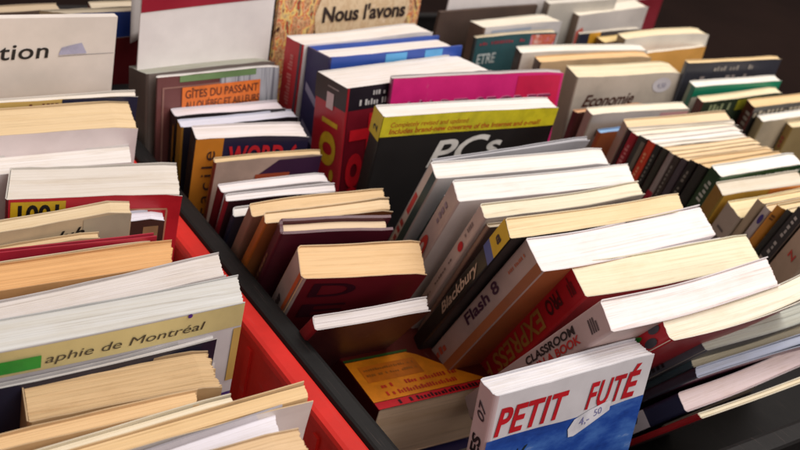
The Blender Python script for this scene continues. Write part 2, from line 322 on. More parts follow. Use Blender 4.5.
# x, y, z of the top front spine corner (m), yaw, lean (rad), width, height, thickness, slant of the block
DIM = {
    'L1': (0.1183, 0.7113, 0.2098, 0.0563, 0.0018, 0.2000, 0.2098, 0.0070, 0.0032),
    'L2': (0.1102, 0.6685, 0.2074, 0.0317, 0.0031, 0.1900, 0.2074, 0.0420, 0.0115),
    'L3': (0.0963, 0.6408, 0.1919, 0.0239, 0.0029, 0.1900, 0.1919, 0.0270, 0.0089),
    'L4': (0.1829, 0.6000, 0.1978, -0.1233, -0.0002, 0.1160, 0.1978, 0.0435, 0.0098),
    'L5b': (0.1733, 0.5717, 0.1862, 0.0349, -0.0004, 0.1100, 0.1862, 0.0130, 0.0045),
    'L5': (0.0831, 0.5406, 0.2058, 0.1184, 0.0002, 0.1700, 0.2058, 0.0135, 0.0057),
    'L6': (0.0958, 0.5349, 0.1977, 0.0756, 0.0004, 0.1300, 0.1977, 0.0070, 0.0025),
    'L6b': (0.0643, 0.5332, 0.2060, -0.0474, 0.0000, 0.1900, 0.2060, 0.0040, -0.0012),
    'L7': (0.0681, 0.5100, 0.2040, 0.0374, 0.0000, 0.1800, 0.2040, 0.0080, 0.0023),
    'L8': (0.0673, 0.4820, 0.2106, 0.0133, 0.0039, 0.1800, 0.2106, 0.0270, 0.0113),
    'L9': (0.0516, 0.4461, 0.2144, 0.0726, 0.0001, 0.2200, 0.2144, 0.0240, 0.0088),
    'L10': (0.0306, 0.4194, 0.2256, -0.0005, 0.0009, 0.2300, 0.2256, 0.0265, 0.0087),
    'L10b': (0.0429, 0.4095, 0.2083, 0.0280, -0.0000, 0.2000, 0.2083, 0.0040, 0.0018),
    'L11': (0.1304, 0.3816, 0.2060, -0.0300, -0.0004, 0.0997, 0.2060, 0.0300, 0.0052),
    'L12': (0.0418, 0.3617, 0.2078, 0.0337, 0.0005, 0.1700, 0.2078, 0.0110, 0.0048),
    'L13': (0.0497, 0.3471, 0.2082, 0.0820, 0.0000, 0.1800, 0.2082, 0.0070, 0.0023),
    'L14': (0.0653, 0.3373, 0.2120, 0.0580, 0.0000, 0.2000, 0.2120, 0.0105, 0.0043),
    'L15': (0.0420, 0.3096, 0.2120, 0.0883, 0.0000, 0.2000, 0.2120, 0.0195, 0.0086),
    'L16': (0.0540, 0.2939, 0.2279, 0.0252, 0.0005, 0.1800, 0.2279, 0.0160, 0.0034),
    'A1b': (0.3506, 0.7784, 0.2000, 0.1522, -0.1484, 0.1353, 0.1982, 0.0275, -0.0020),
    'A1': (0.3540, 0.7675, 0.2011, 0.1254, -0.1414, 0.1273, 0.2023, 0.0060, 0.0044),
    'A2': (0.3647, 0.7451, 0.1750, 0.0586, -0.1123, 0.1086, 0.1739, 0.0195, 0.0053),
    'A3': (0.3608, 0.7239, 0.1754, 0.0825, -0.1059, 0.1162, 0.1745, 0.0180, 0.0061),
    'A4': (0.3557, 0.6853, 0.1851, -0.0611, -0.0119, 0.1001, 0.1848, 0.0250, 0.0052),
    'A5': (0.3614, 0.6611, 0.1757, -0.0135, 0.0599, 0.0987, 0.1760, 0.0085, 0.0029),
    'A6': (0.3565, 0.6329, 0.1648, 0.0192, 0.1581, 0.0992, 0.1668, 0.0110, 0.0009),
    'A7': (0.3503, 0.6138, 0.1683, -0.0111, 0.2247, 0.0983, 0.1727, 0.0085, 0.0028),
    'A8': (0.3507, 0.6009, 0.1626, 0.0000, 0.2487, 0.1050, 0.1678, 0.0100, 0.0044),
    'A9': (0.3470, 0.5681, 0.1822, -0.0010, 0.3267, 0.1191, 0.1924, 0.0130, 0.0031),
    'A10': (0.3457, 0.5474, 0.1887, 0.0030, 0.3630, 0.1101, 0.2018, 0.0105, 0.0037),
    'A11': (0.3474, 0.5289, 0.1913, -0.1540, 0.3810, 0.0875, 0.2061, 0.0135, 0.0028),
    'A12': (0.3479, 0.4946, 0.1762, -0.1714, 0.4298, 0.0971, 0.1939, 0.0270, 0.0036),
    'A13': (0.3403, 0.4567, 0.1613, -0.0279, 0.5419, 0.0933, 0.1883, 0.0105, 0.0015),
    'B1': (0.4938, 0.7709, 0.2265, 0.1661, -0.0687, 0.1707, 0.2252, 0.0260, 0.0009),
    'B2': (0.5022, 0.7367, 0.2282, 0.1149, -0.0934, 0.1659, 0.2259, 0.0355, 0.0008),
    'B3': (0.4838, 0.6749, 0.2273, 0.1635, -0.1279, 0.1818, 0.2227, 0.0500, 0.0080),
    'B4': (0.5260, 0.6734, 0.2353, 0.0014, -0.1210, 0.2041, 0.2360, 0.0090, 0.0041),
    'B5': (0.4853, 0.6207, 0.2274, -0.0135, 0.0232, 0.1919, 0.2274, 0.0210, 0.0042),
    'B5b': (0.4822, 0.5453, 0.2260, 0.0741, 0.2815, 0.1800, 0.2352, 0.0035, 0.0006),
    'B6': (0.4736, 0.5284, 0.2225, -0.0263, 0.2954, 0.1816, 0.2326, 0.0175, 0.0043),
    'B6b': (0.4756, 0.5140, 0.2124, 0.0000, 0.3482, 0.1750, 0.2260, 0.0040, 0.0000),
    'B7': (0.4624, 0.4869, 0.2268, -0.0221, 0.3174, 0.1814, 0.2387, 0.0205, 0.0065),
    'B8': (0.4687, 0.4627, 0.2260, 0.0177, 0.3286, 0.1683, 0.2388, 0.0135, 0.0042),
    'B8b': (0.4727, 0.4607, 0.2198, 0.0000, 0.3253, 0.1600, 0.2320, 0.0040, 0.0000),
    'B9': (0.4589, 0.4255, 0.2336, 0.0058, 0.3951, 0.1802, 0.2531, 0.0165, 0.0059),
    'B10': (0.4689, 0.3988, 0.2227, 0.0265, 0.4123, 0.1855, 0.2431, 0.0270, 0.0026),
    'B11': (0.4948, 0.3780, 0.2117, -0.0251, 0.4208, 0.1886, 0.2320, 0.0275, 0.0019),
    'B12': (0.4622, 0.3257, 0.2264, 0.0354, 0.5420, 0.1773, 0.1616, 0.0215, 0.0034),
    'D1': (0.5094, 0.3154, 0.2172, 0.0521, 0.5703, 0.1650, 0.2581, 0.0165, 0.0017),
    'D2': (0.5754, 0.3284, 0.1837, 0.0234, 0.5699, 0.1650, 0.2182, 0.0145, 0.0016),
    'D3': (0.5843, 0.3372, 0.1610, 0.0094, 0.5813, 0.1650, 0.1926, 0.0065, 0.0021),
    'D4': (0.5618, 0.3181, 0.1714, 0.0106, 0.6012, 0.1650, 0.2078, 0.0075, 0.0027),
    'D5': (0.5582, 0.3134, 0.1463, 0.0571, 0.5898, 0.1650, 0.1760, 0.0145, 0.0005),
    'D6': (0.5550, 0.2991, 0.1535, 0.0187, 0.6080, 0.1650, 0.1870, 0.0045, -0.0020),
    'P': (0.3706, 0.3186, 0.2068, 0.0028, -0.1222, 0.1317, 0.2060, 0.0190, 0.0030),
    'C0a': (0.7650, 0.6866, 0.2219, -0.0049, -0.0627, 0.1586, 0.2202, 0.0335, 0.0151),
    'C11a': (0.7441, 0.6538, 0.1991, 0.0539, 0.0328, 0.1100, 0.1992, 0.0065, -0.0007),
    'C11': (0.7416, 0.6327, 0.2072, -0.0130, 0.0696, 0.1417, 0.2077, 0.0135, 0.0038),
    'C11b': (0.7470, 0.6207, 0.1935, 0.0000, 0.0876, 0.1100, 0.1943, 0.0070, 0.0023),
    'C1': (0.7511, 0.5940, 0.2118, -0.0085, 0.1381, 0.1529, 0.2138, 0.0140, 0.0063),
    'C2': (0.7496, 0.5883, 0.2116, -0.0264, 0.1404, 0.1510, 0.2137, 0.0050, 0.0004),
    'C3': (0.7480, 0.5775, 0.2119, -0.0144, 0.1415, 0.1465, 0.2140, 0.0085, -0.0017),
    'C4': (0.7483, 0.5654, 0.2138, 0.0018, 0.1434, 0.1397, 0.2160, 0.0090, -0.0041),
    'C5': (0.7461, 0.5548, 0.2152, 0.0166, 0.1456, 0.1353, 0.2175, 0.0080, -0.0017),
    'C6': (0.7489, 0.5485, 0.2152, 0.0037, 0.1488, 0.1289, 0.2176, 0.0060, -0.0027),
    'C7': (0.7497, 0.5404, 0.2152, 0.0127, 0.1528, 0.1305, 0.2177, 0.0065, -0.0029),
    'C8': (0.7483, 0.5328, 0.2152, 0.0215, 0.1576, 0.1318, 0.2179, 0.0060, -0.0007),
    'C9': (0.7509, 0.5265, 0.2152, 0.0194, 0.1629, 0.1303, 0.2181, 0.0060, -0.0027),
    'C10': (0.7535, 0.5202, 0.2152, 0.0173, 0.1687, 0.1287, 0.2183, 0.0060, -0.0027),
    'C12': (0.7561, 0.5110, 0.2168, 0.0207, 0.1757, 0.1233, 0.2202, 0.0080, -0.0036),
    'C12b': (0.7567, 0.5003, 0.2184, 0.0328, 0.1833, 0.1223, 0.2221, 0.0085, -0.0038),
    'C13': (0.7538, 0.4829, 0.2191, 0.0374, 0.1906, 0.1300, 0.2231, 0.0160, 0.0037),
    'C14': (0.7405, 0.4655, 0.2114, -0.0023, 0.2052, 0.1200, 0.2159, 0.0170, 0.0077),
    'C15': (0.7389, 0.4415, 0.2037, 0.0199, 0.2209, 0.1200, 0.2088, 0.0205, 0.0045),
    'E1': (0.7415, 0.4286, 0.2244, 0.0179, 0.2284, 0.1200, 0.2304, 0.0075, 0.0002),
    'E2': (0.7385, 0.4182, 0.2231, 0.0199, 0.2415, 0.1200, 0.2297, 0.0080, 0.0022),
    'E3': (0.7396, 0.4074, 0.2311, 0.0191, 0.2487, 0.1200, 0.2384, 0.0075, -0.0034),
    'E4': (0.7365, 0.3983, 0.2339, 0.0346, 0.2536, 0.1200, 0.2416, 0.0055, -0.0025),
    'E5': (0.7314, 0.3849, 0.2405, 0.0186, 0.2578, 0.1200, 0.2487, 0.0105, 0.0030),
    'E6': (0.7173, 0.3551, 0.2376, 0.0517, 0.2572, 0.1400, 0.2457, 0.0250, 0.0112),
    'C0e': (0.9253, 0.8466, 0.2002, 0.1294, -0.0526, 0.1227, 0.2002, 0.0055, 0.0025),
    'C0f': (0.9515, 0.8295, 0.1966, 0.1269, -0.0520, 0.1100, 0.1958, 0.0190, 0.0086),
    'C0g': (0.9663, 0.8124, 0.2072, 0.0782, -0.0529, 0.1696, 0.2065, 0.0195, 0.0088),
    'C0h': (0.9857, 0.7992, 0.1931, 0.1219, -0.0525, 0.1441, 0.1930, 0.0075, 0.0034),
    'K1': (0.9190, 0.6791, 0.2355, 0.0141, 0.0026, 0.1699, 0.2355, 0.0085, 0.0038),
    'K2': (0.9103, 0.6535, 0.2194, 0.0227, 0.0502, 0.1570, 0.2197, 0.0135, 0.0053),
    'K3': (0.9041, 0.6331, 0.2119, 0.0601, 0.0529, 0.1505, 0.2122, 0.0130, 0.0059),
    'K4': (0.9658, 0.6129, 0.2110, 0.0537, 0.0864, 0.1300, 0.2117, 0.0165, 0.0074),
    'K5': (0.9694, 0.5986, 0.2011, 0.0562, 0.0880, 0.1150, 0.2019, 0.0130, 0.0059),
    'K6': (1.0132, 0.5898, 0.1952, 0.0515, 0.0878, 0.1150, 0.1959, 0.0110, 0.0049),
    'T2': (0.7683, 0.8408, 0.2118, 0.1588, -0.0546, 0.1369, 0.2108, 0.0240, 0.0009),
    'T3': (0.7474, 0.8278, 0.2057, 0.1189, -0.0615, 0.1347, 0.2056, 0.0075, 0.0034),
    'T4': (0.7727, 0.7802, 0.2077, -0.0138, -0.0403, 0.1979, 0.2071, 0.0205, 0.0092),
    'T5': (0.7753, 0.7519, 0.2095, 0.0259, -0.0497, 0.1796, 0.2089, 0.0180, 0.0081),
    'BK1': (0.1306, 0.8950, 0.2000, 0.1649, 0.0000, 0.2000, 0.2000, 0.0175, 0.0031),
    'BK2': (0.3155, 0.8770, 0.2150, 0.1218, 0.0000, 0.1300, 0.2150, 0.0120, -0.0225),
    'BK3': (0.3504, 0.9124, 0.2050, 0.1431, 0.0000, 0.1400, 0.2050, 0.0200, 0.0065),
    'BK4': (0.3593, 0.8812, 0.1900, 0.1303, 0.0000, 0.1200, 0.1900, 0.0135, 0.0061),
    'BK5': (0.9078, 0.8933, 0.2200, 0.1452, 0.0000, 0.1400, 0.2200, 0.0140, 0.0063),
    'BK6': (1.0702, 0.9508, 0.2000, 0.1741, 0.0000, 0.1455, 0.2000, 0.0110, 0.0049),
    'L11b': (0.0416, 0.4290, 0.1600, 0.1984, 0.0000, 0.1100, 0.1600, 0.0085, 0.0027),
    'C0d': (0.9584, 0.8874, 0.2069, 0.2141, -0.0349, 0.1640, 0.2060, 0.0280, 0.0109),
    'LY': (0.3960, 0.5499, 0.1020, -0.0349, -1.5359, 0.1160, 0.1160, 0.0520, 0.0000),
    'LX': (0.3859, 0.5440, 0.0430, 0.0175, -1.5708, 0.1180, 0.1200, 0.0420, 0.0000),
}

# ---------------------------------------------------------------- the setting: dark cloth table under everything
tm = bpy.data.materials.new('dark_cloth'); nt, N, L, B = nodes(tm)
a_ = noise(nt, coords(nt, (2.2, 2.2, 2.2)), 1.0, 6, 0.6); b_ = noise(nt, coords(nt, (240, 240, 240)), 1.0, 3, 0.6)
L.new(ramp(nt, a_, [(0.3, lin((26, 18, 16))), (0.7, lin((40, 28, 24)))]), B.inputs['Base Color']); B.inputs['Roughness'].default_value = 0.95; B.inputs['Specular IOR Level'].default_value = 0.05
bp_ = N.new('ShaderNodeBump'); bp_.inputs['Strength'].default_value = 0.4; bp_.inputs['Distance'].default_value = 0.001
L.new(b_, bp_.inputs['Height']); L.new(bp_.outputs[0], B.inputs['Normal'])
V, F = [], []
n = 40
for i in range(n+1):
    for j in range(n+1):
        x = -2+7.0*i/n; y = -1.5+6.0*j/n
        V.append((x, y, -0.012 + 0.002*math.sin(3.1*x+1.7*y)+0.002*math.sin(2.3*y-4*x)))
for i in range(n):
    for j in range(n):
        a = i*(n+1)+j; F.append([a, a+n+1, a+n+2, a+1])
tb = mesh_obj('table_surface', V, F, [tm], smooth=True); tb['kind'] = 'structure'

# ---------------------------------------------------------------- crates
def crate(x0, x1, y0, y1, H, mat, rimmat, label, rim=0.017, wall=0.004):
    root = bpy.data.objects.new('plastic_crate', None); COL.objects.link(root); root.location = ((x0+x1)/2, (y0+y1)/2, 0)
    tag(root, label, 'crate')
    cx, cy = (x0+x1)/2, (y0+y1)/2; X0, X1, Y0, Y1 = x0-cx, x1-cx, y0-cy, y1-cy
    i0, i1, j0, j1 = X0+rim-wall-0.0012, X1-rim+wall+0.0012, Y0+rim-wall-0.0012, Y1-rim+wall+0.0012   # outer face of the walls
    ps = [box_bevel(i0, i1, j0, j1, -0.006, -0.001, 0)]
    for (a, b, c, d) in ((i0, i0+wall, j0, j1), (i1-wall, i1, j0, j1), (i0+wall, i1-wall, j0, j0+wall), (i0+wall, i1-wall, j1-wall, j1)):
        ps.append(box_bevel(a, b, c, d, -0.001, H-0.004, 0))
    for k in range(1, 12):                                               # ribs down the long walls, inside
        yy = j0+(j1-j0)*k/12
        ps.append(box_bevel(i0+wall, i0+wall+0.002, yy-0.003, yy+0.003, 0.0, H-0.012, 0))
        ps.append(box_bevel(i1-wall-0.002, i1-wall, yy-0.003, yy+0.003, 0.0, H-0.012, 0))
    Vv, Ff = merge(ps); mesh_obj('crate_wall', Vv, Ff, [mat], root)
    # rim: rounded lip with an outer skirt, mitred at the corners
    pr = [(0, H-0.022), (0, H-0.003), (0.0012, H-0.0008), (0.003, H), (rim-0.004, H), (rim-0.0012, H-0.0008), (rim, H-0.003), (rim, H-0.007), (0.003, H-0.007), (0.003, H-0.022)]
    Vv, Ff = [], []; m = len(pr)
    for (sx, sy) in ((0, 0), (1, 0), (1, 1), (0, 1)):
        for d, z in pr: Vv.append((X0+d if sx == 0 else X1-d, Y0+d if sy == 0 else Y1-d, z))
    for c in range(4):
        for k in range(m):
            a, b = c*m+k, c*m+(k+1) % m; e = ((c+1) % 4)*m
            Ff.append([a, e+k, e+(k+1) % m, b])
    mesh_obj('rim', Vv, Ff, [rimmat], root)
    return root
red = plastic_mat('red_plastic', (212, 40, 32), 0.45); blk = plastic_mat('black_plastic', (14, 13, 13), 0.55)
HR = 0.147
crate(-0.12, 0.3265, 0.20, 0.765, HR, red, red, 'red plastic crate with a wide rounded rim, packed with pale page blocks')
crate(0.3275, 1.225, 0.262, 0.876, HR, blk, blk, 'wide black plastic tray beside the red crate, full of computer manuals and pocket books', rim=0.0165)
crate(0.06, 0.66, 0.880, 1.15, 0.12, blk, blk, 'black tray in the back row behind the blank white divider cards')
crate(0.665, 1.30, 0.880, 1.15, 0.11, blk, blk, 'black tray in the back row with the brown cardboard divider', rim=0.010)

W_ = (236, 233, 230); CR = (233, 224, 200); TAN = (222, 196, 155); GW = (222, 219, 214)
GL, GA, GB, GD, GCN, GK, GT = ('pale books packed in the red crate', 'pocket books leaning along the black rim', 'thick manuals leaning in the middle row',
    'books slumped at the front of the middle row', 'pocket books in the right-hand row', 'pocket books in the far right row', 'books in the back rows')

# ================= red crate, back to front
b = Book('L1', 'thin booklet with a khaki and navy cover, right behind the thick tan page block', (236, 230, 220), (150, 120, 60), (196, 166, 96), group=GL)
b.rect('navy_panel', 0.70, 0.999, 0.0, 0.6, (38, 40, 66)); b.marks('lettering', 0.56, 0.69, 0.012, 0.04, (120, 50, 30), 8)
b = Book('L2', 'thick tan-paged book with a plain pinkish white cover, in front of the khaki booklet', (228, 204, 164), (205, 195, 192), (214, 204, 204), group=GL, jit=1.3)
b = Book('L3', 'plain white book squeezed between the pinkish white book and the thick red one', (234, 231, 228), (220, 214, 210), (226, 222, 218), group=GL)
b = Book('L4', 'thick red book with a yellow numbered label and white page block', (222, 217, 209), (84, 18, 26), (184, 30, 42), (170, 26, 36), group=GL)
b.rect('yellow_label', 0.03, 0.33, 0.010, 0.11, (214, 176, 30), mat=ink_mat((214, 176, 30))); b.text('lettering', '1001', 0.07, 0.092, 0.0135, (28, 20, 20), bold=0.03, width=0.026)
for (u0, u1, v0, v1) in ((0.66, 0.92, 0.055, 0.062), (0.913, 0.925, 0.062, 0.30), (0.80, 0.90, 0.10, 0.105)): b.rect('gilt_line', u0, u1, v0, v1, (176, 120, 92))
b = Book('L5b', 'small book with a bluish white top and dark brown cover, against the red book', (224, 226, 238), (70, 44, 34), (64, 42, 36), group=GL)
b.rect('tan_panel', 0.86, 0.96, 0.03, 0.9, (150, 118, 84)); b.marks('lettering', 0.74, 0.85, 0.09, 0.17, (140, 110, 80), 4)
b = Book('L5', 'beige book with black handwriting across its tan cover', (221, 202, 168), (176, 158, 130), (186, 168, 138), group=GL, jit=1.2)
b.rect('grey_panel', 0.80, 0.995, 0.008, 0.9, (166, 156, 134)); b.text('lettering', 'ma tolub', 0.48, 0.086, 0.0080, (26, 22, 22), rot=0.07, shear=0.45, width=0.056, bold=0.012)
b = Book('L6', 'short tan booklet peeping out behind the thin red hardcover', (216, 190, 150), (180, 150, 110), (205, 178, 138), group=GL)
b = Book('L6b', 'thin red hardcover lying against the cream page block', (222, 205, 172), (150, 26, 44), (168, 34, 56), hard=True, group=GL)
b = Book('L7', 'cream-paged book between the thin red hardcover and the orange-tan pages', (236, 218, 184), (220, 205, 175), (226, 210, 180), group=GL)
b = Book('L8', 'old book with deep orange-tan pages, in front of the cream one', (220, 172, 118), (170, 120, 70), (196, 150, 100), group=GL, jit=1.5)
b = Book('L9', 'wide white-paged book curving behind the street-guide with the green sticker', (214, 209, 206), (205, 200, 196), (214, 210, 206), group=GL, bow=-0.006, fan=0.0)
b = Book('L10', 'large grey-white book with a khaki title band and a green sticker', (206, 208, 206), (190, 184, 178), (190, 186, 188), group=GL, bow=-0.006, fan=0.0, jit=0.8)
b.rect('khaki_band', 0.0, 0.999, 0.002, 0.070, (198, 184, 130)); b.rect('white_band', 0.0, 0.94, 0.17, 0.26, (216, 212, 210))
b.text('lettering', 'aphie de Montréal', 0.512, 0.052, 0.0052, (70, 62, 48), rot=0.0, width=0.088, shear=0.2, off=0.0008)
b.rect('green_sticker', 0.395, 0.503, 0.026, 0.060, (40, 138, 44), off=0.0011, mat=ink_mat((40, 142, 46))); b.text('pen_dot', '.', 0.845, 0.008, 0.016, (80, 40, 130), off=0.0009)
b.rect('purple_panel', 0.86, 0.999, 0.28, 0.98, (66, 44, 110)); b.rect('yellow_panel', 0.978, 0.999, 0.075, 0.24, (184, 152, 84), off=0.0006)
b = Book('L10b', 'thin navy-covered booklet in front of the khaki-banded book', (206, 204, 204), (30, 30, 46), (36, 36, 54), group=GL, bow=-0.005)
b = Book('L11', 'thick old book with rough worn tan pages, at the front of the red crate', (200, 172, 132), (150, 116, 78), (180, 150, 110), group=GL, jit=3.6, taper=0.0, fan=0.04)
b = Book('L11b', 'small dark brown book with a cream top, beside the thick rough tan one', (220, 205, 172), (84, 56, 36), (92, 62, 40), group=GL)
b = Book('L12', 'orange-beige pages in front of the thick rough tan book', (222, 188, 142), (190, 150, 100), (205, 168, 122), group=GL, jit=1.4)
b = Book('L13', 'narrow book with pale cream pages near the front of the red crate', (238, 227, 202), (226, 214, 188), (230, 218, 192), group=GL)
b = Book('L14', 'tan-paged book with a grey back cover, its corner touching the red rim', (224, 194, 148), (150, 140, 138), (214, 206, 200), (160, 152, 146), group=GL)
b = Book('L15', 'lavender-white page block with a curled grey cover edge, at the front of the red crate', (228, 226, 235), (160, 156, 160), (196, 192, 196), (150, 146, 152), group=GL, hard=True, ct=0.0012, jit=0.7)
b = Book('L16', 'tan book nearest the viewer in the red crate', (216, 188, 150), (170, 140, 104), (196, 166, 128), group=GL, jit=1.5)

# ================= black tray, left row (pocket books), back to front
b = Book('A1b', 'thick grey-brown book behind the white card with the red top', (164, 166, 156), (98, 88, 82), (120, 110, 104), group=GA)
b = Book('A1', 'brown and grey guidebook with an orange label about Québec guest houses', (232, 230, 226), (74, 42, 40), (106, 62, 60), group=GA)
b.rect('striped_panel', 0.50, 0.999, 0.0, 0.95, None, mat=stripes_mat((112, 112, 122), (180, 182, 188), 5)); b.rect('green_strip', 0.18, 0.8, 0.0, 0.028, (110, 140, 92), off=0.0005)
b.rect('frame_line', 0.06, 0.5, 0.045, 0.052, (150, 110, 100), off=0.0005); b.rect('frame_line', 0.05, 0.063, 0.045, 0.9, (150, 110, 100), off=0.0006)
b.rect('orange_label', 0.20, 0.84, 0.052, 0.162, (222, 116, 44), off=0.0009, mat=ink_mat((226, 118, 46)))
b.text('lettering', 'GÎTES DU PASSANT', 0.225, 0.102, 0.0072, (90, 44, 30), off=0.0012, width=0.076, bold=0.01); b.text('lettering', 'AU QUÉBEC ET AILLEURS', 0.225, 0.150, 0.0066, (90, 44, 30), off=0.0012, width=0.078, bold=0.01)
b = Book('A2', 'black-spined book with lavender-white pages right under the orange-labelled guide', (234, 229, 236), (30, 24, 26), (34, 28, 32), group=GA, jit=0.7); b.srect('yellow_strip', 0.05, 0.95, (150, 104, 30), 0.72, 0.98)
b = Book('A3', 'bluish white pages with a mustard spine edge, behind the word-processing guide', (224, 227, 243), (150, 110, 34), (28, 24, 34), group=GA, jit=0.7)
b = Book('A4', 'navy word-processing guide with an orange band and red title', (235, 230, 230), (26, 20, 26), (36, 32, 62), group=GA, jit=0.7)
b.rect('orange_band', 0.0, 0.24, 0.0, 0.999, (202, 128, 38)); b.text('lettering', 'Facile', 0.175, 0.385, 0.0105, (60, 40, 40), rot=math.pi/2, off=0.0008, sp=1.3, width=0.060)
b.text('lettering', 'WORD 6', 0.29, 0.140, 0.0175, (196, 34, 44), width=0.062, bold=0.035, off=0.0008, sp=1.05)
b = Book('A5', 'thin tan-topped book with a beige and purple cover and a rust label', (226, 200, 158), (120, 50, 36), (186, 162, 148), group=GA)
b.poly('purple_panel', [(0.40, 0.10), (0.60, 0.015), (0.999, 0.005), (0.999, 0.9), (0.40, 0.9)], (60, 28, 62)); b.rect('rust_label', 0.40, 0.72, 0.085, 0.20, (164, 74, 44), off=0.0007)
b = Book('A6', 'white-topped book with a dark red spine, in front of the thin beige and purple one', (236, 232, 234), (108, 22, 32), (214, 206, 206), group=GA, jit=0.7)
b = Book('A7', 'white-topped book with a crimson spine, in front of its near twin', (236, 232, 234), (134, 26, 40), (60, 30, 34), group=GA, jit=0.7)
b = Book('A8', 'short white booklet with a dark navy spine, half hidden behind the tan pages', (236, 234, 232), (42, 42, 62), (50, 46, 60), group=GA)
b = Book('A9', 'tan-paged book with a grey-brown spine, behind the orange-brown one', (229, 200, 158), (124, 92, 78), (130, 96, 80), group=GA, jit=1.3)
b = Book('A10', 'tan-paged book with an orange-brown spine', (230, 204, 166), (166, 92, 36), (150, 90, 50), group=GA, jit=1.2)
b = Book('A11', 'maroon hardcover with pale tan pages, behind the thick book with the white and orange spine', (231, 208, 178), (74, 22, 36), (80, 26, 40), hard=True, group=GA); b.smarks('spine_print', 0.12, 0.4, 0.35, 0.62, (150, 110, 80), 9)
b = Book('A12', 'thick tan-paged book with a pale spine, orange stripe and dark red cover', (230, 196, 150), (186, 166, 160), (114, 28, 38), group=GA, jit=1.2, rnd=0.004)
b.srect('orange_stripe', 0.0, 0.999, (190, 90, 44), 0.80, 0.97); b.smarks('spine_print', 0.24, 0.34, 0.38, 0.60, (50, 36, 40), 5); b.smarks('spine_print', 0.46, 0.64, 0.42, 0.60, (190, 80, 50), 6)
b.text('lettering', 'D', 0.12, 0.125, 0.018, (62, 18, 32), width=0.034, bold=0.01); b.text('lettering', 'E', 0.12, 0.27, 0.018, (62, 18, 32), width=0.034, bold=0.01)
b = Book('A13', 'thin grey-white book leaning lowest at the front of the pocket books beside the black rim', (214, 209, 209), (120, 26, 32), (70, 28, 28), group=GA, jit=1.6)

# ================= black tray, middle row (thick manuals), back to front
b = Book('B1', 'white-topped book with a red and grey spine, right under the coloured sign', W_, (176, 36, 44), (225, 220, 216), group=GB, jit=0.7)
b.srect('grey_panel', 0.33, 0.999, (196, 186, 184), 0.0, 1.0); b.srect('dark_edge', 0.0, 0.999, (70, 60, 74), 0.88, 1.0, off=0.0006); b.smarks('spine_print', 0.06, 0.28, 0.35, 0.6, (206, 120, 116), 16)
b = Book('B2', 'blue hardcover with a navy spine and white pages', W_, (46, 44, 88), (44, 78, 162), hard=True, group=GB, jit=0.6)
for v in (0.14, 0.30, 0.46): b.srect('pale_stroke', v, v+0.035, (150, 150, 178), 0.15, 0.8, skew=0.07)
b.rect('sky_patch', 0.40, 0.56, 0.004, 0.05, (84, 160, 214)); b.rect('sky_patch', 0.70, 0.84, 0.004, 0.05, (84, 160, 214))
b = Book('B3', 'thick black-topped red manual with yellow 3.0 on its spine', W_, (172, 28, 42), (32, 26, 34), group=GB, jit=0.6)
b.srect('black_cap', 0.0, 0.095, (34, 30, 32), 0.0, 1.0); b.srect('white_badge', 0.05, 0.115, (196, 176, 180), 0.40, 0.62, off=0.0007); b.smarks('spine_print', 0.025, 0.035, 0.25, 0.75, (150, 140, 140), 1)
b.stext('lettering', '3.0', 0.53, 0.80, 0.024, (206, 172, 34), bold=0.03, width=0.072); b.stext('lettering', 'l', 0.178, 0.80, 0.024, (206, 172, 34), bold=0.02)
b.marks('lettering', 0.16, 0.31, 0.020, 0.038, (205, 202, 200), 9); b.marks('lettering', 0.08, 0.31, 0.052, 0.076, (205, 202, 200), 13)
b.rect('red_panel', 0.015, 0.40, 0.092, 0.999, (120, 18, 34)); b.text('lettering', 'Tool', 0.045, 0.11, 0.024, (214, 26, 40), rot=-math.pi/2, bold=0.04, off=0.0008, width=0.11)
b = Book('B4', 'thin magenta book with pale ghost lettering, behind the black beginner computer guide', (198, 193, 192), (130, 44, 84), (214, 36, 120), group=GB, bow=0.002)
b.rect('crimson_panel', 0.72, 0.985, 0.012, 0.95, (206, 20, 74)); b.text('lettering', 'L\'ART SECRET', 0.10, 0.165, 0.017, (126, 40, 78), width=0.172, shear=0.1); b.text('lettering', 'L\'ART SECRET', 0.094, 0.162, 0.017, (220, 130, 170), width=0.172, shear=0.1, off=0.0004)
b = Book('B5', 'black and yellow beginner computer guide with white lettering', W_, (24, 22, 22), (27, 24, 24), group=GB, jit=0.6)
b.rect('yellow_band', 0.0, 0.999, 0.0, 0.082, (212, 200, 36), mat=ink_mat((212, 200, 36))); b.srect('yellow_cap', 0.0, 0.10, (200, 180, 40), 0.0, 1.0, skew=0.0)
b.text('lettering', 'Completely revised and updated', 0.045, 0.044, 0.0045, (186, 74, 30), width=0.080, shear=0.1); b.text('lettering', 'Includes brand-new coverage of the Internet and e-mail!', 0.045, 0.071, 0.0048, (186, 62, 26), width=0.165, shear=0.1, bold=0.012)
b.text('lettering', 'PCs', 0.29, 0.224, 0.0240, (226, 224, 218), rot=0.07, shear=0.28, bold=0.02, width=0.080)
b.stext('lettering', '2', 0.075, 0.70, 0.008, (30, 28, 26), bold=0.03); b.stext('lettering', 'PCs', 0.55, 0.74, 0.010, (220, 216, 208), shear=0.2, width=0.04)
b = Book('B5b', 'thin silver-grey book peeping out just behind the white-topped manuals', (186, 186, 190), (150, 150, 154), (176, 176, 180), group=GB)
b = Book('B6', 'manual with a pale spine and square red logo, just in front of the black guide', W_, (200, 186, 180), (206, 204, 204), group=GB, jit=1.0, fan=0.05, bow=-0.002)
b.smarks('spine_print', 0.26, 0.50, 0.12, 0.44, (176, 46, 52), 7); b.srect('teal_stripe', 0.0, 0.999, (30, 58, 62), 0.52, 1.0); b.srect('red_logo', 0.13, 0.22, (190, 50, 54), 0.12, 0.42)
b = Book('B6b', 'thin dark teal book between two white-topped manuals', (210, 212, 210), (28, 52, 56), (30, 56, 60), group=GB)
